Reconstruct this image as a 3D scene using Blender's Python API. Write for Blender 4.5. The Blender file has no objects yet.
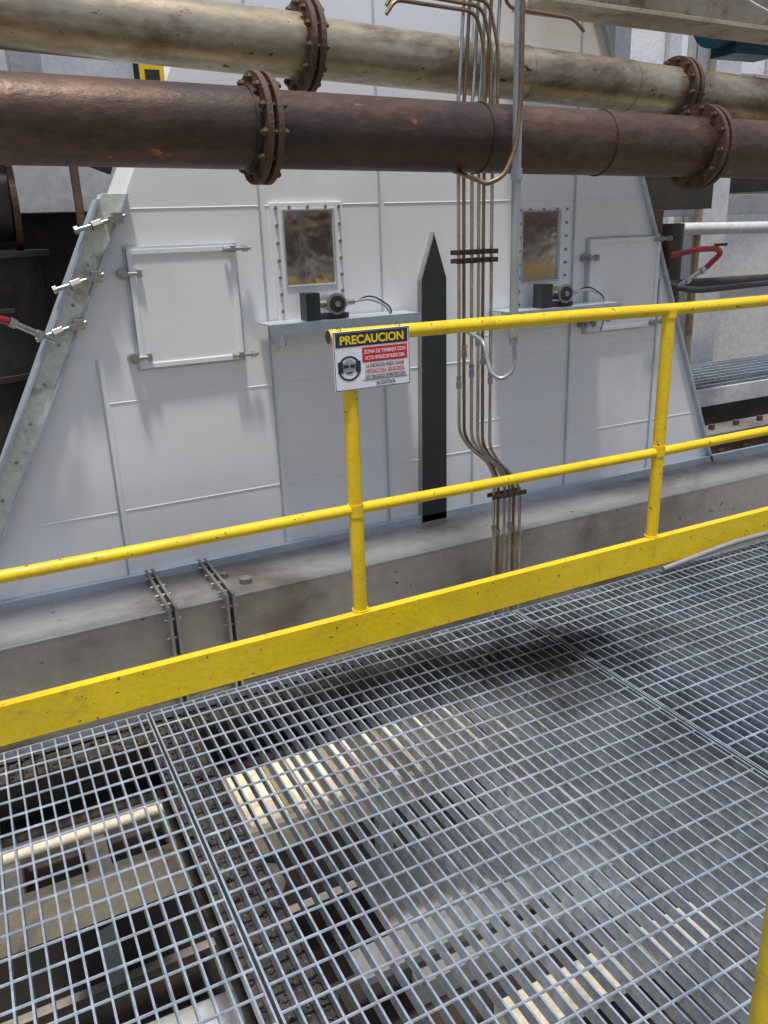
import bpy, math, random
from mathutils import Vector, Matrix, Euler
random.seed(7)
sc=bpy.context.scene
# ---------------------------------------------------------------- materials
def mat(name,c1,c2=None,rough=.5,metal=0.,scale=3.,stretch=(1,1,1),stain=None,stain_scale=2.,stain_lo=.55,stain_hi=.65,bump=.1,bump_scale=40.,fine=.15,bigbump=0.,speck=None,spots=None):
    m=bpy.data.materials.new(name); m.use_nodes=True
    n=m.node_tree.nodes; l=m.node_tree.links
    b=n['Principled BSDF']; b.inputs['Metallic'].default_value=metal
    tc=n.new('ShaderNodeTexCoord'); mp=n.new('ShaderNodeMapping'); mp.inputs['Scale'].default_value=stretch
    l.new(tc.outputs['Object'],mp.inputs[0])
    def noise(s,d=3,r=.6,dist=0.):
        t=n.new('ShaderNodeTexNoise'); t.inputs['Scale'].default_value=s; t.inputs['Detail'].default_value=d
        t.inputs['Roughness'].default_value=r; t.inputs['Distortion'].default_value=dist
        l.new(mp.outputs[0],t.inputs['Vector']); return t
    def ramp(src,lo,hi):
        r=n.new('ShaderNodeMapRange'); r.inputs[1].default_value=lo; r.inputs[2].default_value=hi
        l.new(src,r.inputs[0]); return r.outputs[0]
    def mix(fac,a,bb,mode='MIX'):
        x=n.new('ShaderNodeMix'); x.data_type='RGBA'; x.blend_type=mode
        if isinstance(fac,float): x.inputs[0].default_value=fac
        else: l.new(fac,x.inputs[0])
        for v,i in((a,6),(bb,7)):
            if isinstance(v,tuple): x.inputs[i].default_value=(v[0],v[1],v[2],1)
            else: l.new(v,x.inputs[i])
        return x.outputs[2]
    c2=c2 or tuple(v*.8 for v in c1)
    n1=noise(scale)
    col=mix(ramp(n1.outputs['Fac'],.35,.65),c1,c2)
    if fine>.06:
        nf=noise(scale*14,2,.7)
        g=n.new('ShaderNodeCombineColor')
        mr=n.new('ShaderNodeMapRange'); mr.inputs[1].default_value=.3; mr.inputs[2].default_value=.7
        mr.inputs[3].default_value=1-fine; mr.inputs[4].default_value=1+fine*.5
        l.new(nf.outputs['Fac'],mr.inputs[0])
        for i in range(3): l.new(mr.outputs[0],g.inputs[i])
        col=mix(1.,col,g.outputs[0],'MULTIPLY')
    if stain:
        ns=noise(stain_scale,6,.68,.3)
        sf=ramp(ns.outputs['Fac'],stain_lo,stain_hi)
        col=mix(sf,col,stain)
    if speck:
        nk=noise(speck[1],2,.5)
        col=mix(ramp(nk.outputs['Fac'],speck[2],speck[2]+.04),col,speck[0])
    if spots:   # oil spills at given places
        nw=noise(5,3,.6)
        for (cx,cy,cz,sx,sy,colr) in spots:
            m2=n.new('ShaderNodeMapping'); m2.inputs['Location'].default_value=(-cx/sx,-cy/sy,-cz); m2.inputs['Scale'].default_value=(1/sx,1/sy,1)
            l.new(tc.outputs['Object'],m2.inputs[0]); ln=n.new('ShaderNodeVectorMath'); ln.operation='LENGTH'; l.new(m2.outputs[0],ln.inputs[0])
            ad=n.new('ShaderNodeMath'); ad.operation='ADD'; l.new(ln.outputs['Value'],ad.inputs[0])
            ml=n.new('ShaderNodeMath'); ml.operation='MULTIPLY_ADD'; ml.inputs[1].default_value=2.2; ml.inputs[2].default_value=-1.1; l.new(nw.outputs['Fac'],ml.inputs[0]); l.new(ml.outputs[0],ad.inputs[1])
            r=n.new('ShaderNodeMapRange'); r.inputs[1].default_value=.25; r.inputs[2].default_value=1.25; r.inputs[3].default_value=.9; r.inputs[4].default_value=0.
            l.new(ad.outputs[0],r.inputs[0]); col=mix(r.outputs[0],col,colr)
    l.new(col,b.inputs['Base Color'])
    rr=n.new('ShaderNodeMapRange'); rr.inputs[1].default_value=.3; rr.inputs[2].default_value=.7
    rr.inputs[3].default_value=max(.05,rough-.1); rr.inputs[4].default_value=min(1,rough+.12)
    l.new(n1.outputs['Fac'],rr.inputs[0]); l.new(rr.outputs[0],b.inputs['Roughness'])
    if bump>.06:
        nb=noise(bump_scale,3,.6); bp=n.new('ShaderNodeBump'); bp.inputs['Strength'].default_value=bump; bp.inputs['Distance'].default_value=.01
        l.new(nb.outputs['Fac'],bp.inputs['Height']); l.new(bp.outputs[0],b.inputs['Normal'])
    if bigbump>0:
        n3=noise(1.6,1,.4); b2=n.new('ShaderNodeBump'); b2.inputs['Strength'].default_value=bigbump; b2.inputs['Distance'].default_value=.08
        l.new(n3.outputs['Fac'],b2.inputs['Height'])
        l.new(b2.outputs[0],(bp.inputs['Normal'] if bump>.06 else b.inputs['Normal']))
    return m
M={}
M['silver']=mat('silver_paint',(.85,.855,.86),(.79,.795,.805),.40,.18,1.2,(1,1,.5),stain=(.68,.66,.62),stain_scale=1.6,stain_lo=.54,stain_hi=.85,bump=.05,fine=.05,bigbump=.4)
M['silver_edge']=mat('galvanised_trim',(.54,.61,.67),(.44,.49,.54),.4,.4,6,fine=.1,bump=.05)
M['flange_green']=mat('zinc_flange',(.74,.78,.69),(.64,.69,.61),.4,.3,3,stain=(.42,.40,.32),stain_scale=5,bump=.08)
M['yellow']=mat('yellow_paint',(.86,.60,.012),(.72,.49,.012),.36,0,4,stain=(.38,.22,.04),stain_scale=7,stain_lo=.62,stain_hi=.74,bump=.15,bump_scale=50,fine=.08,speck=((.14,.09,.05),48.,.69))
M['rust']=mat('rusty_pipe_steel',(.070,.037,.025),(.125,.072,.046),.42,.35,1.8,(.6,1.2,1.2),stain=(.040,.030,.027),stain_scale=2.4,stain_lo=.46,stain_hi=.66,bump=.25,bump_scale=35,fine=.35,speck=((.22,.095,.045),19.,.69))
M['pipe']=mat('weathered_pipe_paint',(.48,.42,.31),(.37,.31,.21),.32,.6,1.6,(.6,1.3,1.3),stain=(.13,.065,.033),stain_scale=2.2,stain_lo=.48,stain_hi=.66,bump=.12,bump_scale=40,fine=.2,speck=((.10,.05,.025),28.,.68))
M['flange_rust']=mat('rusted_flange',(.075,.043,.03),(.13,.072,.042),.7,.2,9,bump=.4,bump_scale=60,fine=.3)
M['beam']=mat('dusty_beam_steel',(.44,.435,.42),(.31,.30,.285),.40,.55,1.5,(.7,1,1.0),stain=(.15,.12,.095),stain_scale=1.5,stain_lo=.50,stain_hi=.70,bump=.08,bump_scale=50,fine=.12,speck=((.17,.08,.04),16.,.70))
M['charcoal']=mat('charcoal_plate',(.03,.037,.038),(.024,.029,.03),.42,.1,4,bump=.05,fine=.1)
M['galv']=mat('galvanised_grating',(.60,.67,.74),(.36,.41,.47),.36,.6,2.2,stain=(.20,.185,.17),stain_scale=1.3,stain_lo=.55,stain_hi=.75,bump=.05,fine=.3,spots=[(1.62,2.03,0,.42,.26,(.012,.011,.010)),(2.75,1.55,0,.5,.14,(.05,.045,.04)),(1.05,2.2,0,.4,.12,(.06,.055,.05))])
M['stain']=mat('stainless_tube',(.58,.54,.48),(.40,.36,.30),.26,.85,8,fine=.15,bump=.03)
M['brass']=mat('copper_tube',(.34,.23,.13),(.20,.13,.08),.38,.7,8,fine=.2,bump=.05)
M['steel']=mat('bolt_steel',(.45,.45,.44),(.32,.31,.29),.35,.8,14,fine=.2,bump=.05)
M['conduit']=mat('grey_conduit',(.42,.43,.43),(.34,.35,.35),.4,.5,8,stain=(.22,.15,.1),stain_scale=12,stain_lo=.64,stain_hi=.7,bump=.05)
M['black']=mat('black_rubber',(.02,.02,.022),(.03,.03,.03),.5,0,8,bump=.03)
M['dark']=mat('sooty_steel',(.035,.032,.031),(.06,.05,.044),.5,.3,3,stain=(.08,.05,.03),stain_scale=4,bump=.2)
M['grey']=mat('grey_structural_paint',(.32,.33,.33),(.25,.26,.26),.55,.1,2,stain=(.16,.12,.09),stain_scale=3,stain_lo=.6,stain_hi=.75,bump=.1)
M['lgrey']=mat('light_grey_cladding',(.62,.63,.63),(.54,.55,.55),.5,.1,1.5,stain=(.42,.39,.35),stain_scale=2,bump=.05)
M['cream']=mat('cream_steel_paint',(.80,.73,.57),(.70,.63,.47),.5,0,3,stain=(.36,.30,.21),stain_scale=4,stain_lo=.55,stain_hi=.72,bump=.05)
M['beige']=mat('beige_beam_paint',(.42,.35,.24),(.34,.28,.19),.55,.05,3,stain=(.17,.11,.06),stain_scale=5,bump=.15)
M['red']=mat('red_hose',(.36,.02,.03),(.25,.02,.03),.4,0,9,bump=.03)
M['teal']=mat('teal_motor_paint',(.01,.07,.09),(.01,.05,.07),.4,0,5)
M['dirt']=mat('grit_and_dust',(.075,.066,.058),(.036,.032,.029),.95,0,25,bump=1.,bump_scale=120,fine=.5,speck=((.2,.18,.16),90.,.66))
M['ground']=mat('concrete_ground',(.36,.33,.28),(.26,.24,.21),.85,0,.7,stain=(.12,.10,.08),stain_scale=.5,bump=.3,bump_scale=20,fine=.2)
M['white']=mat('white_tank_paint',(.80,.80,.79),(.73,.73,.72),.45,0,1.5,stain=(.5,.46,.4),stain_scale=2,stain_lo=.6,stain_hi=.8,bump=.05)
M['signwhite']=mat('sign_white',(.78,.78,.77),(.72,.72,.71),.35,0,6,fine=.03,bump=.01)
M['signred']=mat('sign_red',(.62,.03,.03),(.55,.03,.03),.35,0,6,fine=.03,bump=.01)
M['signyel']=mat('sign_yellow',(.85,.62,.02),(.8,.58,.02),.35,0,6,fine=.03,bump=.01)
M['glass']=mat('sight_glass',(.60,.565,.53),(.45,.42,.39),.05,.97,3,bump=.34,bump_scale=3.8,fine=.05)
# ---------------------------------------------------------------- mesh builder
class MB:
    def __init__(s): s.v=[];s.f=[];s.mi=[];s.sm=[];s.mats=[];s.cur=0
    def m(s,k):
        if k not in s.mats: s.mats.append(k)
        s.cur=s.mats.index(k); return s
    def add(s,vs,fs,smooth=False):
        o=len(s.v); s.v+= [tuple(p) for p in vs]
        for f in fs: s.f.append(tuple(i+o for i in f)); s.mi.append(s.cur); s.sm.append(smooth)
    def box(s,a,b,rot=None):
        (x0,y0,z0),(x1,y1,z1)=a,b
        vs=[Vector(p) for p in((x0,y0,z0),(x1,y0,z0),(x1,y1,z0),(x0,y1,z0),(x0,y0,z1),(x1,y0,z1),(x1,y1,z1),(x0,y1,z1))]
        if rot:
            c=(Vector(a)+Vector(b))/2; R=Euler(rot).to_matrix(); vs=[c+R@(p-c) for p in vs]
        s.add(vs,[(0,3,2,1),(4,5,6,7),(0,1,5,4),(1,2,6,5),(2,3,7,6),(3,0,4,7)]); return s
    def prism(s,poly,y0,y1):
        n=len(poly); ar=sum(poly[i][0]*poly[(i+1)%n][1]-poly[(i+1)%n][0]*poly[i][1] for i in range(n))
        if ar<0: poly=poly[::-1]
        vs=[(x,y0,z) for x,z in poly]+[(x,y1,z) for x,z in poly]
        fs=[tuple(range(n)),tuple(range(2*n-1,n-1,-1))]+[(i,i+n,(i+1)%n+n,(i+1)%n) for i in range(n)]
        s.add(vs,fs); return s
    def frame(s,d):
        d=d.normalized(); a=Vector((0,0,1)) if abs(d.z)<.9 else Vector((1,0,0))
        u=d.cross(a).normalized(); return u,d.cross(u).normalized()
    def cyl(s,p0,p1,r,seg=20,r1=None,caps=True):
        p0=Vector(p0);p1=Vector(p1); r1=r if r1 is None else r1
        u,w=s.frame(p1-p0)
        ring=lambda p,rr:[p+(u*math.cos(2*math.pi*i/seg)+w*math.sin(2*math.pi*i/seg))*rr for i in range(seg)]
        s.add(ring(p0,r)+ring(p1,r1),[(i,(i+1)%seg,(i+1)%seg+seg,i+seg) for i in range(seg)],seg>8)
        if caps:
            s.add(ring(p0,r),[tuple(range(seg-1,-1,-1))]); s.add(ring(p1,r1),[tuple(range(seg))])
        return s
    def tube(s,pts,r,seg=10,fillet=.05,fs=5):
        P=[Vector(p) for p in pts]; Q=[P[0]]
        for i in range(1,len(P)-1):
            a,b,c=P[i-1],P[i],P[i+1]; k=min(fillet,(a-b).length*.45,(c-b).length*.45)
            e0=b+(a-b).normalized()*k; e1=b+(c-b).normalized()*k
            for j in range(fs+1):
                t=j/fs; Q.append(e0*(1-t)**2+b*2*t*(1-t)+e1*t*t)
        Q.append(P[-1])
        T=[(Q[min(i+1,len(Q)-1)]-Q[max(i-1,0)]).normalized() for i in range(len(Q))]
        u,w=s.frame(T[0]); vs=[]
        for i,q in enumerate(Q):
            if i: u=(u-T[i]*u.dot(T[i])).normalized()
            w=T[i].cross(u)
            vs+=[q+(u*math.cos(2*math.pi*k/seg)+w*math.sin(2*math.pi*k/seg))*r for k in range(seg)]
        fsx=[(i*seg+k,i*seg+(k+1)%seg,(i+1)*seg+(k+1)%seg,(i+1)*seg+k) for i in range(len(Q)-1) for k in range(seg)]
        s.add(vs,fsx,True)
        s.add(vs[:seg],[tuple(range(seg-1,-1,-1))]); s.add(vs[-seg:],[tuple(range(seg))]); return s
    def ring(s,c,d,ro,ri,th,seg=40):
        c=Vector(c);d=Vector(d).normalized();u,w=s.frame(d)
        R=lambda p,rr:[p+(u*math.cos(2*math.pi*i/seg)+w*math.sin(2*math.pi*i/seg))*rr for i in range(seg)]
        a=c-d*th/2;b=c+d*th/2
        for A,B in((R(a,ro),R(b,ro)),(R(a,ri),R(a,ro)),(R(b,ro),R(b,ri)),(R(b,ri),R(a,ri))):
            s.add(A+B,[(i,(i+1)%seg,(i+1)%seg+seg,i+seg) for i in range(seg)],False)
        return s
    def make(s,name,bevel=0,parent=None):
        me=bpy.data.meshes.new(name); me.from_pydata(s.v,[],s.f)
        for k in s.mats: me.materials.append(M[k])
        me.polygons.foreach_set('material_index',s.mi); me.polygons.foreach_set('use_smooth',s.sm); me.update()
        o=bpy.data.objects.new(name,me); sc.collection.objects.link(o)
        if bevel:
            b=o.modifiers.new('bevel','BEVEL'); b.width=bevel; b.segments=2; b.limit_method='ANGLE'; b.angle_limit=math.radians(50)
        if parent: o.parent=parent
        return o
def hexbolt(b,p,d,r=.009,h=.008):
    p=Vector(p);d=Vector(d).normalized(); b.cyl(p,p+d*h,r,6); b.cyl(p+d*h,p+d*h*2.2,r*.5,8)
# ---------------------------------------------------------------- ground
b=MB().m('ground'); b.add([(-300,-300,-4.6),(300,-300,-4.6),(300,300,-4.6),(-300,300,-4.6)],[(0,1,2,3)]); b.make('ground')
# ---------------------------------------------------------------- grating
b=MB().m('galv')
PIT=.036; X0,X1,Y0,Y1=-2.6,7.4,-1.2,2.385; DEP=.034
seams=[-1.56,.31,1.74,3.1,4.46,5.8]
x=X0
while x<X1:
    j=random.uniform(-.0012,.0012); t=random.uniform(-.004,.004)
    b.box((x+j-.0024,Y0,-DEP),(x+j+.0024,Y1,0),(0,t*14,random.uniform(-.0006,.0006))); x+=PIT
for sx in seams:
    b.box((sx+.004,Y0,-DEP-.002),(sx+.008,Y1,.001)); b.box((sx-.008,Y0,-DEP-.002),(sx-.004,Y1,.001))
y=Y1-.04
while y>Y0:
    for i,(a,c) in enumerate(zip([X0]+seams,seams+[X1])):
        o=((i*37)%5-2)*.009+random.uniform(-.002,.002)
        b.cyl((a+.008,y+o,-.002),(c-.008,y+o+random.uniform(-.002,.002),-.002),.0036,6,caps=False)
    y-=.070
b.box((X0,Y1-.004,-DEP-.002),(X1,Y1,.001))
b.make('grating_walkway')
b=MB().m('dark')
for xx in(-1.56,1.74,3.1,4.46): 
    b.box((xx-.06,-1.2,-.058),(xx+.06,2.28,-.048)); b.box((xx-.005,-1.2,-.2),(xx+.005,2.28,-.058)); b.box((xx-.06,-1.2,-.21),(xx+.06,2.28,-.2))
b.m('dirt'); b.box((.29,-1.2,-.058),(.43,2.28,-.046)); b.m('dark'); b.box((.38,-1.2,-.22),(.39,2.28,-.058)); b.box((.29,-1.2,-.232),(.43,2.28,-.22))
b.m('dirt'); b.box((-2.6,2.29,-.058),(7.4,2.385,-.046)); b.m('dark'); b.box((-2.6,2.386,-.25),(7.4,2.391,-.02)); b.box((-2.6,2.29,-.26),(7.4,2.40,-.251))
b.box((-2.6,.2,-.20),(7.4,.21,-.07)); b.box((-2.6,.16,-.07),(7.4,.25,-.06))
b.make('walkway_support_frame')
b=MB().m('dirt')
for i in range(700):
    xx=random.uniform(-.6,1.0) if i<300 else random.uniform(.29,.43); yy=random.gauss(2.33,.03) if i<300 else random.uniform(.6,2.3); r=random.uniform(.003,.010)
    c=Vector((xx,min(yy,2.38),-.045+r*.5)); u=[c+Vector((random.uniform(.6,1.2)*a*r,random.uniform(.6,1.2)*d*r,random.uniform(.6,1.1)*e*r)) for a,d,e in((1,0,0),(-1,0,0),(0,1,0),(0,-1,0),(0,0,1),(0,0,-1))]
    b.add(u,[(0,2,4),(2,1,4),(1,3,4),(3,0,4),(2,0,5),(1,2,5),(3,1,5),(0,3,5)])
b.make('gravel_debris')
# ---------------------------------------------------------------- railing
b=MB().m('yellow')
RY=2.425
b.tube([(1.03,RY,1.125),(1.55,RY,1.12),(2.05,RY,1.115),(2.6,RY,1.103),(3.6,RY,1.10),(7.3,RY,1.10)],.0235,16,.2)
b.m('rust').cyl((1.0285,RY,1.125),(1.031,RY,1.125),.0205,14); b.m('yellow')
b.tube([(-2.6,RY,.545),(0.0,RY,.54),(1.10,RY,.535),(2.49,RY,.525),(7.3,RY,.52)],.0195,16,.1)
for px in(-.95,1.097,2.493,3.98,5.4): b.cyl((px,RY,.02),(px,RY,(1.10 if px>0 else 1.05)),.0255,20)
b.box((-2.6,2.392,.018),(7.3,2.400,.150)); b.box((-2.6,2.400,.140),(7.3,2.43,.148))
for px in(1.097,2.493,3.98):
    b.cyl((px,RY,.51),(px,RY,.555),.0285,18); b.cyl((px,RY,.148),(px,RY,.156),.031,18)
    b.cyl((px,RY,1.075),(px,RY,1.10),.029,18)
b.make('safety_railing',.0015)
b=MB().m('yellow')
px,py=.931,.586
b.cyl((px,py,0),(px,py,1.10),.0255,20); b.box((px-.07,py-.05,.001),(px+.07,py+.05,.011))
b.tube([(px,py,1.10),(px,py-.02,1.12),(px,-1.2,1.12)],.0235,16); b.tube([(px,py,.55),(px,-1.2,.55)],.0195,16)
b.make('safety_railing',.0015)
b=MB().m('conduit'); b.tube([(2.50,2.35,.02),(2.9,2.35,.055),(5.5,2.35,.06)],.012,12); b.make('steel_conduit')
# ---------------------------------------------------------------- sign
sg=bpy.data.objects.new('warning_sign',None); sc.collection.objects.link(sg)
SX,SZ,SY,SW,SH=1.030,.953,2.390,.275,.190
def sb(name,m,x0,z0,x1,z1,d=0.,t=.0006):
    b=MB().m(m); b.box((SX+x0,SY-d-t,SZ+z0),(SX+x1,SY-d,SZ+z1)); o=b.make(name,parent=sg); return o
b=MB().m('signwhite').box((SX,SY,SZ),(SX+SW,SY+.003,SZ+SH)); b.make('plate',.001,sg)
sb('header','black',.008,.140,SW-.008,.184,.0002)
sb('red_band','signred',.100,.086,SW-.010,.134,.0002)
sb('rule','black',.100,.028,SW-.010,.0295,.0002)
for i,(a,c) in enumerate((((.002,.002),(SW-.002,.004)),((.002,SH-.004),(SW-.002,SH-.002)))): sb('border_%d'%i,'black',a[0],a[1],c[0],c[1],.0002)
for i,xx in enumerate((.002,SW-.004)): sb('border_v%d'%i,'black',xx,.0045,xx+.002,SH-.0045,.0002)
def txt(s,m,x,z,size,w=1.,off=.014):
    cu=bpy.data.curves.new('lettering','FONT'); cu.body=s; cu.size=size; cu.extrude=.0002; cu.offset=size*off; cu.align_x='CENTER'; cu.materials.append(M[m])
    o=bpy.data.objects.new('lettering',cu); sc.collection.objects.link(o); o.rotation_euler=(math.pi/2,0,0); o.location=(SX+x,SY-.0018,SZ+z); o.scale=(w,1,1); o.parent=sg
txt('PRECAUCION','signyel',SW/2,.149,.037,1.0,.03)
txt('ZONA DE TRABAJO CON','signwhite',.182,.114,.0165,.80); txt('ALTOS NIVELES DE RUIDO DBA','signwhite',.182,.094,.0165,.62)
txt('LA EXPOSICION PUEDE CAUSAR','black',.182,.069,.0155,.62); txt('HIPOACUSIA SENSORIAL','signred',.182,.050,.0175,.76)
txt('USO OBLIGADO DE PROTECCION','black',.182,.032,.0155,.62); txt('AUDITIVA','black',.182,.010,.0175,.9)
b=MB().m('charcoal'); c=Vector((SX+.053,SY-.0006,SZ+.072))
b.ring(c,(0,1,0),.040,.034,.001,36)
b.m('grey').cyl(c+Vector((0,.0003,.004)),c+Vector((0,-.0003,.004)),.024,24)
b.m('black').box((c.x-.04,c.y-.001,c.z-.014),(c.x-.022,c.y,c.z+.022)); b.box((c.x+.022,c.y-.001,c.z-.014),(c.x+.04,c.y,c.z+.022))
b.box((c.x-.02,c.y-.0012,c.z+.002),(c.x-.003,c.y,c.z+.012)); b.box((c.x+.003,c.y-.0012,c.z+.002),(c.x+.02,c.y,c.z+.012)); b.box((c.x-.01,c.y-.0012,c.z-.014),(c.x+.01,c.y,c.z-.011))
b.make('ear_protection_icon',parent=sg)
b=MB().m('black'); b.tube([(SX+.03,SY-.003,SZ+.175),(SX+.03,2.40,SZ+.207),(SX+.03,2.45,SZ+.18),(SX+.03,SY+.004,SZ+.16)],.0015,6); b.tube([(SX+.24,SY-.003,SZ+.175),(SX+.24,2.40,SZ+.207),(SX+.24,2.45,SZ+.18),(SX+.24,SY+.004,SZ+.16)],.0015,6)
b.make('wire_tie',parent=sg)
# ---------------------------------------------------------------- casing
WY=3.8
def Lx(z): return .75+(z-1.69)*.517 if z<1.69 else .75+(z-1.69)*.52
def Rx(z): return 3.60-(z-1.68)*.44
b=MB().m('silver')
b.prism([(Lx(-1.2),-1.2),(Rx(-1.2),-1.2),(Rx(2.8),2.8),(Lx(2.8),2.8)],WY,WY+.5)
def vrib(x,z0,z1,w=.008,d=.012): b.box((x-w/2,WY-d,z0),(x+w/2,WY,z1))
def bead(x0,z0,x1,z1,r=.0035): b.cyl((x0,WY-.0005,z0),(x1,WY-.0005,z1),r,8)
for z in(.23,.74,1.56,2.0): bead(Lx(z)+.05,z,Rx(z)-.05,z,.0026)
for x0,z0,z1 in((.50,-.2,.94),(1.305,-.2,2.6),(1.92,-.2,2.6),(2.46,-.2,2.6),(3.13,-.2,2.6),(3.80,-.2,1.1)):
    b.m('silver_edge'); vrib(x0,z0,z1); b.m('silver'); b.box((x0+.006,WY-.004,z0),(x0+.03,WY,z1))
bead(.34,.96,.50,.94)
for z in(.9,.42): bead(1.31,z,1.92,z,.002); bead(2.47,z-.03,3.12,z-.03,.002)
def sedge(z0,z1,fn,w0,w1,y0,y1,m):
    b.m(m); b.prism([(fn(z0)+w0,z0),(fn(z0)+w1,z0),(fn(z1)+w1,z1),(fn(z1)+w0,z1)],y0,y1)
sedge(-.3,1.62,Lx,-.10,.0,WY-.03,WY+.06,'flange_green')
sedge(-.3,1.62,Lx,.0,.012,WY-.045,WY,'silver_edge')
sedge(-.3,1.60,Lx,-.115,-.10,WY-.06,WY+.06,'silver_edge')
sedge(-.3,2.6,Rx,-.02,.0,WY-.03,WY+.02,'silver_edge')
b.m('steel')
z=-.1
while z<1.6:
    hexbolt(b,(Lx(z)-.05,WY-.03,z),(0,-1,0),.008,.007); z+=.16
for z in(1.50,1.27,1.08):
    x=Lx(z); b.m('steel'); b.cyl((x-.16,WY-.07,z-.02),(x+.04,WY-.07,z+.03),.010,12); b.cyl((x-.10,WY-.075,z-.008),(x-.06,WY-.068,z+.004),.022,6); b.cyl((x-.02,WY-.03,z+.015),(x-.02,WY-.09,z+.015),.014,12)
    b.box((x-.01,WY-.085,z+.0),(x+.03,WY,z+.045)); b.cyl((x-.17,WY-.07,z-.022),(x-.155,WY-.07,z-.018),.018,6)
casing=b.make('hopper_casing',.0015)
def door(x0,z0,x1,z1,skew=0):
    b=MB().m('silver')
    b.box((x0,WY-.028,z0),(x1,WY-.002,z1))
    w=.022
    for a,c in(((x0,z0),(x1,z0+w)),((x0,z1-w),(x1,z1)),((x0,z0+w),(x0+w,z1-w)),((x1-w,z0+w),(x1,z1-w))): b.box((a[0],WY-.036,a[1]),(c[0],WY-.028,c[1]))
    b.m('silver_edge'); b.box((x0-.012,WY-.014,z0-.012),(x0-.001,WY,z1+.012)); b.box((x1+.001,WY-.014,z0-.012),(x1+.012,WY,z1+.012)); b.box((x0-.001,WY-.014,z1+.001),(x1+.001,WY,z1+.012)); b.box((x0-.001,WY-.014,z0-.012),(x1+.001,WY,z0-.001))
    b.m('steel')
    for zz in(z1-.015,z0+.02):
        b.cyl((x1-.05,WY-.055,zz),(x1+.065,WY-.055,zz),.009,12); b.cyl((x1+.03,WY-.055,zz),(x1+.05,WY-.055,zz),.017,6); b.cyl((x1-.06,WY-.055,zz),(x1-.045,WY-.055,zz),.015,6)
        b.box((x1-.03,WY-.066,zz-.014),(x1-.005,WY-.030,zz+.014))
    for zz in(z1-.10,z0+.05):
        b.cyl((x0-.03,WY-.06,zz),(x0-.03,WY,zz),.022,18); b.cyl((x0-.03,WY-.075,zz),(x0-.03,WY-.06,zz),.012,6); b.cyl((x0-.01,WY-.045,zz),(x0+.05,WY-.045,zz),.009,12); b.box((x0+.03,WY-.055,zz-.016),(x0+.05,WY-.03,zz+.016))
    b.make('access_door',.002)
door(.685,.885,1.165,1.395); door(3.235,.83,3.76,1.345)
def window(x0,z0,x1,z1,gx0,gz0,gx1,gz1,sx0,sx1,sz):
    b=MB().m('silver')
    t=.014
    for a,c in(((x0,z0),(x1,gz0)),((x0,gz1),(x1,z1)),((x0,gz0),(gx0,gz1)),((gx1,gz0),(x1,gz1))): b.box((a[0],WY-t,a[1]),(c[0],WY,c[1]))
    b.m('glass').box((gx0-.001,WY-.008,gz0-.001),(gx1+.001,WY-.005,gz1+.001))
    b.m('steel')
    n=8
    for i in range(n+1):
        z=z0+.03+(z1-z0-.05)*i/n
        for xx in(x0+.025,x1-.022): hexbolt(b,(xx,WY-t,z),(0,-1,0),.0085,.007)
    for i in range(1,4):
        xx=x0+(x1-x0)*i/4; hexbolt(b,(xx,WY-t,z1-.018),(0,-1,0),.0075,.007)
    b.m('silver_edge'); b.box((gx0-.008,WY-t-.006,gz0-.008),(gx0,WY-t,gz1+.008)); b.box((gx1,WY-t-.006,gz0-.008),(gx1+.008,WY-t,gz1+.008)); b.box((gx0,WY-t-.006,gz1),(gx1,WY-t,gz1+.008)); b.box((gx0,WY-t-.006,gz0-.008),(gx1,WY-t,gz0))
    b.make('inspection_window',.001)
    b=MB().m('silver_edge'); b.box((sx0,WY-.20,sz-.004),(sx1,WY-.016,sz+.004)); b.box((sx0,WY-.206,sz-.045),(sx1,WY-.2,sz+.006))
    b.box((sx0+.06,WY-.19,sz-.10),(sx0+.068,WY-.016,sz-.004)); b.box((sx1-.068,WY-.19,sz-.10),(sx1-.06,WY-.016,sz-.004))
    b.make('instrument_shelf',.001)
    cx=gx0+.13; y=WY-.13; z=sz+.075
    b=MB().m('charcoal'); b.box((cx-.10,y-.03,sz+.006),(cx-.03,y+.05,sz+.13)); b.box((cx-.03,y-.02,sz+.006),(cx+.12,y+.04,sz+.03))
    b.m('steel').cyl((cx+.05,y+.10,z),(cx+.05,y-.03,z),.036,24); b.cyl((cx+.05,y-.03,z),(cx+.05,y-.045,z),.050,28); b.m('black').cyl((cx+.05,y-.045,z),(cx+.05,y-.05,z),.038,24)
    b.m('steel').cyl((cx+.05,y-.05,z),(cx+.05,y-.056,z),.014,16); b.cyl((cx-.03,y,z),(cx+.02,y,z),.016,14)
    b.cyl((cx+.08,y,z),(cx+.16,y,z),.013,12); b.cyl((cx+.10,y,z),(cx+.12,y,z),.02,6)
    for i in range(6):
        a=i*math.pi/3; hexbolt(b,(cx+.05+.043*math.cos(a),y-.045,z+.043*math.sin(a)),(0,-1,0),.004,.003)
    b.m('conduit').tube([(cx+.15,y,z),(cx+.24,y,z+.01),(cx+.33,y-.01,z-.03),(cx+.38,y+.0,z-.12),(cx+.39,y+.05,sz-.16)],.006,8,.06)
    b.m('black').tube([(cx+.15,y+.02,z-.01),(cx+.26,y+.02,z+.03),(cx+.36,y,z-.04),(cx+.37,y+.02,sz-.02)],.004,8,.06)
    b.make('inspection_camera')
window(1.355,.90,1.72,1.57,1.415,1.20,1.665,1.535,1.25,2.03,1.04)
window(2.73,.92,3.09,1.53,2.775,1.14,3.02,1.50,2.58,3.33,1.0)
b=MB().m('charcoal'); b.prism([(2.105,-.6),(2.27,-.6),(2.285,1.19),(2.215,1.41),(2.135,1.18)],WY-.03,WY+.01)
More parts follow.
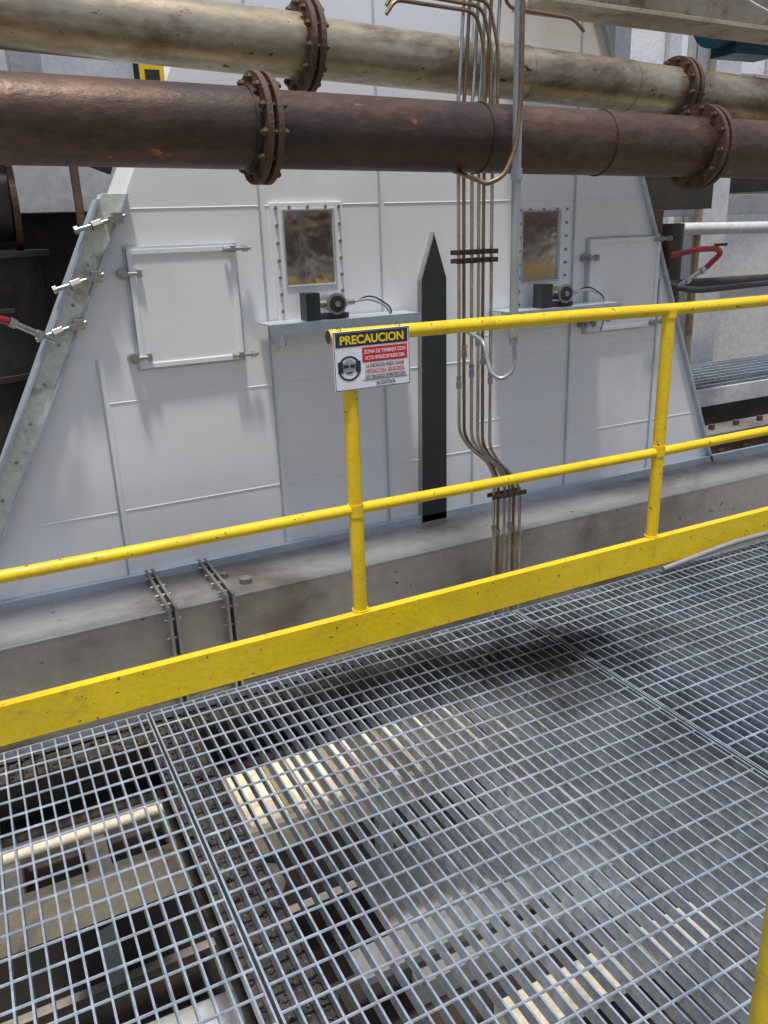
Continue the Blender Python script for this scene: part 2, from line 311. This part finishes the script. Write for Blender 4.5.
b.m('grey'); b.prism([(2.098,-.6),(2.105,-.6),(2.135,1.18),(2.215,1.41),(2.208,1.418),(2.128,1.185)],WY-.034,WY+.01); b.make('pointed_steel_column',.001)
# ---------------------------------------------------------------- box beam
b=MB().m('beam'); b.box((-3,3.38,-.62),(9,3.77,-.13)); 
b.box((-3,3.374,-.60),(9,3.38,-.575)); b.cyl((-3,3.382,-.134),(9,3.382,-.134),.005,8)
b.m('silver_edge'); b.box((-3,3.770,-.16),(9,3.795,-.09))
for x0 in(.60,.86):
    b.m('beam'); b.box((x0-.022,3.31,-.66),(x0-.008,3.80,-.085)); b.box((x0+.008,3.31,-.66),(x0+.022,3.80,-.085))
    b.m('steel')
    for k in range(5): b.cyl((x0-.035,3.345,-.16-.09*k),(x0+.035,3.345,-.16-.09*k),.008,6)
    for k in range(4): b.cyl((x0-.035,3.40+.11*k,-.107),(x0+.035,3.40+.11*k,-.107),.008,6)
b.m('beam'); b.cyl((.99,3.50,-.13),(.99,3.50,-.105),.03,18); b.cyl((.92,3.62,-.13),(.92,3.62,-.11),.02,14)
b.make('box_beam',.003)
# ---------------------------------------------------------------- pipes
def flange(b,c,d,ro,ri,nb=12,m='flange_rust'):
    c=Vector(c);d=Vector(d).normalized(); b.m(m)
    b.ring(c-d*.018,d,ro,ri*.9,.020); b.ring(c+d*.018,d,ro,ri*.9,.020)
    u,w=b.frame(d); rr=(ro+ri)/2+.004
    for i in range(nb):
        a=2*math.pi*(i+.3)/nb; p=c+(u*math.cos(a)+w*math.sin(a))*rr
        b.cyl(p-d*.048,p+d*.048,.007,8); b.cyl(p-d*.041,p-d*.028,.013,6); b.cyl(p+d*.028,p+d*.041,.013,6)
b=MB().m('rust'); r=.128
zc=lambda x:1.793-.019*(x-.2); P=lambda x:(x,2.9,zc(x))
b.cyl(P(-4),P(1.02),r,56); b.cyl(P(1.02),P(3.08),r*.97,56); b.cyl(P(3.08),P(9),r*.97,56)
b.cyl(P(.97),P(.99),r*1.05,48); b.cyl(P(1.05),P(1.065),r*1.04,48)
flange(b,P(1.02),(1,0,-.019),.176,r); flange(b,P(3.08),(1,0,-.019),.176,r)
for xw in(-.6,1.9,2.5,4.6): b.m('rust').ring(P(xw),(1,0,-.02),r*1.0,r*.9,.008,56)
b.make('rusty_steel_pipe')
b=MB().m('pipe'); r=.110
zc2=lambda x:2.165-.046*(x-.28); P=lambda x:(x,3.3,zc2(x))
b.cyl(P(-4),P(1.385),r*1.04,56); b.cyl(P(1.385),P(3.32),r*.98,56); b.cyl(P(3.32),P(9),r,56)
flange(b,P(1.365),(1,0,-.046),.168,r); flange(b,P(3.32),(1,0,-.046),.155,r)
b.m('pipe')
for xw in(.2,2.4,3.0): b.ring(P(xw),(1,0,-.046),r*1.006,r*.9,.010,56)
b.make('weathered_steel_pipe')
# ---------------------------------------------------------------- tubing
b=MB()
TY=3.12
for i in range(6):
    x=1.952+.034*i; xr=2.15+.031*i; y=TY+(.01 if i%3==1 else 0); m='stain' if i not in(1,4) else 'brass'
    b.m(m)
    b.tube([(x+.03,y-.0,2.75-.08*i),(x+.03,y,2.3),(x,y,1.9),(x+random.uniform(-.004,.004),y,1.1),(x,y,.55-.02*i),(x+.05,y,.47-.02*i),(xr-.04,y,.38-.02*i),(xr,y,.30-.02*i),(xr,y,-.7)],.0078,10,.04)
    b.m('steel'); zf=.75+.045*((i*3)%5); b.cyl((x,y,zf),(x,y,zf+.03),.0125,6); b.cyl((x,y,zf+.035),(x,y,zf+.055),.0115,6)
    zf=.02-.03*(i%3); b.cyl((xr,y,zf),(xr,y,zf+.03),.0125,6)
b.m('brass')
for k in range(3): b.tube([(1.62,TY-.03,2.20+.028*k),(1.66,TY-.03,2.25+.028*k),(2.02+.03*k,TY-.03,2.235+.02*k),(2.06+.034*k,TY-.03,2.1),(2.05+.034*k,TY-.03,1.75)],.0075,10,.05)
b.tube([(2.12,TY-.03,2.55),(2.16,TY-.03,2.26),(2.50,TY-.03,2.245),(2.56,TY-.03,2.2)],.0075,10,.05)
b.m('flange_rust')
for z,xa,xb in((1.30,1.93,2.14),(1.335,1.93,2.14),(.20,2.13,2.325)):
    b.box((xa,TY-.026,z-.010),(xb,TY-.014,z+.010)); b.box((xa,TY+.021,z-.010),(xb,TY+.03,z+.010))
    for k in range(5): b.cyl((xa+.035+.034*k,TY-.036,z),(xa+.035+.034*k,TY-.026,z),.010,6)
b.make('instrument_tubing_bundle')
b=MB().m('conduit'); b.tube([(1.945,2.7,2.9),(1.945,2.7,1.05),(1.945,2.7,.99)],.0175,16)
b.cyl((1.945,2.7,1.06),(1.945,2.7,1.02),.023,16); b.cyl((1.945,2.7,1.60),(1.945,2.7,1.64),.022,16)
b.m('conduit').tube([(1.945,2.7,1.0),(1.955,2.7,.94),(1.945,2.7,.88),(1.90,2.72,.85),(1.87,2.75,.88),(1.87,2.8,1.0),(1.90,3.1,1.05)],.009,10,.04)
b.make('electrical_conduit')
b=MB().m('brass'); b.tube([(1.93,2.66,2.7),(1.93,2.66,1.85),(1.91,2.66,1.70),(1.86,2.66,1.61),(1.80,2.68,1.585),(1.79,2.72,1.60),(1.82,3.07,1.68)],.009,10,.07); b.make('copper_tube')
# ---------------------------------------------------------------- top right beam
b=MB().m('beige')
b.prism([(2.62,2.40),(7,2.30),(7,2.32),(2.62,2.42)],3.45,3.7); b.prism([(2.62,2.42),(7,2.32),(7,2.62),(2.62,2.70)],3.56,3.575); b.prism([(2.62,2.70),(7,2.62),(7,2.64),(2.62,2.72)],3.45,3.7)
b.make('overhead_steel_beam',.002)
b=MB().m('teal'); b.cyl((4.5,4.2,2.62),(5.1,4.2,2.62),.18,24); b.box((4.6,4.1,2.4),(5.0,4.3,2.5)); b.make('electric_motor')
b=MB().m('lgrey'); b.tube([(3.2,3.2,2.8),(3.5,3.2,2.45),(4.0,3.2,2.33),(4.6,3.2,2.33)],.007,8,.2); b.make('hanging_cable')
# ---------------------------------------------------------------- left background
b=MB().m('dark'); b.cyl((.02,5.2,-3),(.02,5.2,1.38),.44,40); b.ring((.02,5.2,1.38),(0,0,1),.50,.3,.03); b.ring((.02,5.2,.75),(0,0,1),.47,.3,.03)
b.cyl((-1.5,5.1,1.70),(.34,5.1,1.66),.22,36); b.m('flange_rust').ring((.36,5.1,1.66),(1,0,0),.27,.1,.03); b.make('exhaust_duct')
b=MB().m('flange_rust'); b.cyl((.60,4.35,1.35),(.60,4.35,2.1),.02,14); b.tube([(.60,4.35,1.45),(.66,4.35,1.4),(.8,4.4,1.4)],.02,12); b.make('drain_pipe')
def hosevalve(pts,rp,tip):
    b=MB().m('red').tube(pts,.017,12,.05); b.m('steel'); b.cyl(rp[0],rp[1],.013,12); b.cyl(rp[0],Vector(rp[0])+(Vector(rp[1])-Vector(rp[0]))*.15,.022,6); b.cyl(Vector(rp[0])+(Vector(rp[1])-Vector(rp[0]))*.6,Vector(rp[0])+(Vector(rp[1])-Vector(rp[0]))*.75,.02,6)
    b.m('black').box((tip[0]-.04,tip[1]-.01,tip[2]-.008),(tip[0]+.05,tip[1]+.01,tip[2]+.008)); b.make('air_hose_with_valve')
hosevalve([(-.6,3.66,1.33),(-.05,3.62,1.23),(.17,3.64,1.145)],((.17,3.64,1.145),(.33,3.69,1.05)),(.15,3.64,1.185))
hosevalve([(3.80,3.72,1.235),(3.98,3.68,1.262),(4.15,3.7,1.26),(4.22,3.72,1.23),(4.12,3.75,1.14)],((4.12,3.75,1.14),(3.95,3.78,1.05)),(4.18,3.7,1.28))
b=MB().m('lgrey'); b.box((-3,5.6,1.6),(1.2,5.75,3.4)); b.m('dark')
b.box((-3,4.85,2.05),(1.0,4.98,2.12)); b.box((-.5,4.8,2.0),(.9,4.84,2.06),(0,.35,0)); b.m('grey').box((.42,4.6,1.95),(.56,4.75,3.6)); b.box((-.6,4.6,1.2),(-.42,4.75,3.6)); b.make('upper_duct_wall',.003)
b=MB().m('signyel').box((.83,3.76,2.02),(.93,3.765,2.14)); b.m('black').box((.85,3.757,2.04),(.91,3.759,2.09)); b.make('warning_label')
# ---------------------------------------------------------------- right background
b=MB().m('lgrey'); b.box((6.05,5.6,-4.6),(6.25,5.8,3.6)); b.box((5.98,5.55,-4.6),(6.32,5.58,3.6)); b.box((5.98,5.82,-4.6),(6.32,5.85,3.6))
b.m('grey'); b.box((4.6,5.2,-4.6),(4.75,5.35,3.4)); b.box((4.5,5.6,1.45),(9,5.7,1.62)); b.box((4.5,5.6,.72),(9,5.68,.80)); b.make('steel_column',.003)
b=MB().m('white'); b.cyl((9.0,6.9,-4.6),(9.0,6.9,1.75),1.3,64); b.m('dark').ring((9.0,6.9,1.75),(0,0,1),1.38,1.2,.16,64); b.ring((9.0,6.9,.75),(0,0,1),1.33,1.2,.05,64)
b.m('grey')
for k in range(24):
    a=k*math.pi/12; b.box((9+1.34*math.cos(a)-.02,6.9+1.34*math.sin(a)-.02,1.83),(9+1.34*math.cos(a)+.02,6.9+1.34*math.sin(a)+.02,2.6))
b.ring((9,6.9,2.6),(0,0,1),1.36,1.32,.04,64); b.ring((9,6.9,2.2),(0,0,1),1.355,1.325,.03,64)
b.make('storage_tank')
b=MB().m('lgrey'); b.box((5.0,4.6,.0),(9,4.62,.14)); b.box((5.0,5.5,.02),(9,5.52,.14)); b.m('galv')
x=5.0
while x<9: b.box((x,4.63,.10),(x+.005,5.49,.13)); x+=.045
y=4.65
while y<5.5: b.cyl((5,y,.13),(9,y,.13),.005,6); y+=.1
b.m('dark'); b.box((5.1,4.8,-.7),(9,5.4,-.05)); b.m('flange_rust'); b.box((4.7,4.3,-.45),(9,4.5,-.16)); b.m('beam').box((4.7,4.28,-.16),(9,4.52,-.13)) 
for k in range(10): b.m('flange_rust').cyl((4.8+.27*k,4.40,-.13),(4.8+.27*k,4.40,-.09),.026,6); b.cyl((4.8+.27*k,4.3,-.28),(4.8+.27*k,4.26,-.28),.022,6)
b.make('service_platform',.002)
b=MB().m('black'); b.tube([(4.0,4.2,1.1),(4.6,4.3,.95),(5.6,4.4,.95),(8,4.5,1.0)],.022,12,.2); b.m('dark').tube([(4.2,4.6,.98),(8,4.8,.92)],.035,14); b.make('rubber_hose')
b=MB().m('lgrey'); b.tube([(5.45,5.3,-4),(5.45,5.3,1.2),(5.45,5.3,1.35),(8.5,5.3,1.3)],.05,16,.12); b.m('pipe').tube([(5.75,5.35,-4),(5.75,5.35,3.4)],.035,14); b.m('steel').ring((5.45,5.3,.6),(0,0,1),.085,.04,.03,20); b.make('utility_piping')
b=MB().m('dark'); b.box((4.25,4.6,.1),(4.6,5.0,1.5)); b.cyl((4.42,4.5,1.1),(4.42,4.6,1.1),.1,20); b.box((4.1,4.9,1.5),(5.4,5.1,1.75)); b.cyl((5.0,4.9,-.5),(5.0,4.9,1.4),.09,20); b.make('process_equipment',.003)
b=MB().m('white'); b.box((-14,9.0,-4.6),(20,9.3,6))
for k in range(18): b.m('lgrey').box((-14+1.9*k,8.9,-4.6),(-13.8+1.9*k,8.99,6))
for z in(-1,1.0,3.0): b.m('grey').box((-14,8.75,z),(20,8.88,z+.25))
b.make('plant_building',.01)
b=MB().m('dark'); b.box((-2.5,5.9,-4.6),(4.3,6.0,3.4)); b.m('grey')
for k in range(6): b.box((-2.5+1.3*k,5.78,-4.6),(-2.35+1.3*k,5.89,3.4))
b.make('boiler_wall',.004)
# unseen posts, pipes and panels added behind the viewer for the sight-glass reflections
b=MB().m('dark')
for k in range(14): b.box((-4+1.2*k,-6.2,-4.6),(-3.75+1.2*k,-5.95,4),(0,.1*((k%3)-1),0))
b.m('beige'); b.box((-6,-6.25,2.3),(14,-6.0,2.55)); b.box((-6,-6.25,-.2),(14,-6.0,.1)); b.m('flange_rust').cyl((-6,-5.5,1.2),(14,-5.5,1.5),.38,24); b.m('white').cyl((-6,-5.6,.3),(14,-5.6,.5),.22,24)
b.m('white').box((4.9,-6.6,-4.6),(5.5,-6.4,3.0),(0,.12,0)); b.box((9.6,-6.6,-4.6),(10.4,-6.4,3),(0,-.1,0)); b.make('reflection_props')
# ---------------------------------------------------------------- below the walkway
b=MB().m('cream'); b.box((.62,2.52,-.84),(1.85,2.55,-.72)); b.box((.62,3.20,-.84),(1.85,3.23,-.72))
b.box((.62,2.55,-.84),(1.85,3.20,-.82))
for k in range(13): b.box((.66+.09*k,2.55,-.80),(.70+.09*k,3.20,-.75))
b.make('cable_tray',.002)
b=MB().m('cream'); b.box((-2.5,2.56,-.90),(.44,2.60,-.70)); b.box((-2.5,3.12,-.90),(.44,3.16,-.70))
for k in range(9): b.box((.36-.30*k,2.60,-.84),(.44-.30*k,3.12,-.72))
b.box((-2.5,2.80,-.76),(.44,2.92,-.71)); b.m('dark').box((-2.5,2.60,-.92),(.44,3.12,-.90)); b.make('cable_tray',.003)
b=MB().m('lgrey'); b.box((-3,2.46,-.40),(.44,2.74,-.28)); b.make('crossbeam')
b=MB().m('lgrey'); b.cyl((-3,2.45,-1.45),(.45,2.15,-1.25),.16,36); b.ring((-.3,2.215,-1.294),(1,-.087,.058),.21,.1,.04); b.m('cream').cyl((.1,1.9,-1.5),(.75,2.6,-1.0),.05,18); b.make('lower_pipe')
b=MB().m('white'); b.box((.35,1.75,-1.22),(.66,2.1,-1.20)); b.m('charcoal').box((.38,2.0,-1.199),(.52,2.06,-1.15)); b.make('equipment_cabinet')
b=MB().m('grey'); b.box((.90,2.10,-1.22),(2.3,2.24,-1.18)); b.box((1.0,1.86,-1.12),(1.9,1.92,-1.02)); b.m('cream').box((1.25,1.62,-1.22),(2.2,1.78,-1.16)); b.box((1.9,2.62,-.9),(2.35,2.78,-.8)); b.m('lgrey').box((1.2,2.5,-1.5),(3.4,2.9,-1.45)); b.m('cream').box((1.6,1.1,-1.3),(3.4,1.25,-1.25)); b.make('lower_platform_framing',.003)
b=MB().m('dark'); b.box((-3,3.3,-2.6),(9,3.6,-2.3)); b.box((.5,-1,-2.2),(.7,3.3,-2.0)); b.box((2.9,-1,-2.2),(3.1,3.3,-2.0)); b.box((.9,-1,-1.6),(3.6,2.4,-1.55)); b.m('cream').box((-3,.2,-2.6),(9,.45,-2.4)); b.make('lower_steel_beams')
# ---------------------------------------------------------------- world, sun
sd=Vector((-.07,-.16,.85)).normalized()
el=math.asin(sd.z); az=math.atan2(sd.x,sd.y)
w=bpy.data.worlds.new('World'); sc.world=w; w.use_nodes=True
n=w.node_tree.nodes; bg=n['Background']; sky=n.new('ShaderNodeTexSky'); sky.sky_type='NISHITA'; sky.sun_disc=False
sky.sun_elevation=el; sky.sun_rotation=az; sky.air_density=1.; sky.dust_density=3.; sky.ozone_density=1.
w.node_tree.links.new(sky.outputs[0],bg.inputs[0]); bg.inputs[1].default_value=.15
L=bpy.data.lights.new('sun','SUN'); L.energy=3.8; L.angle=math.radians(5); L.color=(1,.96,.9)
lo=bpy.data.objects.new('sun',L); sc.collection.objects.link(lo); lo.rotation_euler=sd.to_track_quat('Z','Y').to_euler()
# ---------------------------------------------------------------- camera
f=815.
down=Vector((83,2330,f)).normalized(); rx=Vector((1716,-332,f)); rx=(rx-down*rx.dot(down)).normalized(); up=-down; ry=up.cross(rx)
if ry.z<0: ry=-ry
R=Matrix(((rx.x,-rx.y,-rx.z),(ry.x,-ry.y,-ry.z),(up.x,-up.y,-up.z)))
cam=bpy.data.cameras.new('camera'); cam.sensor_width=36; cam.lens=36*f/1024; cam.clip_end=1000; cam.clip_start=.02
co=bpy.data.objects.new('camera',cam); sc.collection.objects.link(co); co.matrix_world=Matrix.Translation((0,0,1.45))@R.to_4x4()
sc.camera=co
sc.view_settings.view_transform='Standard'; sc.view_settings.look='None'; sc.view_settings.exposure=0
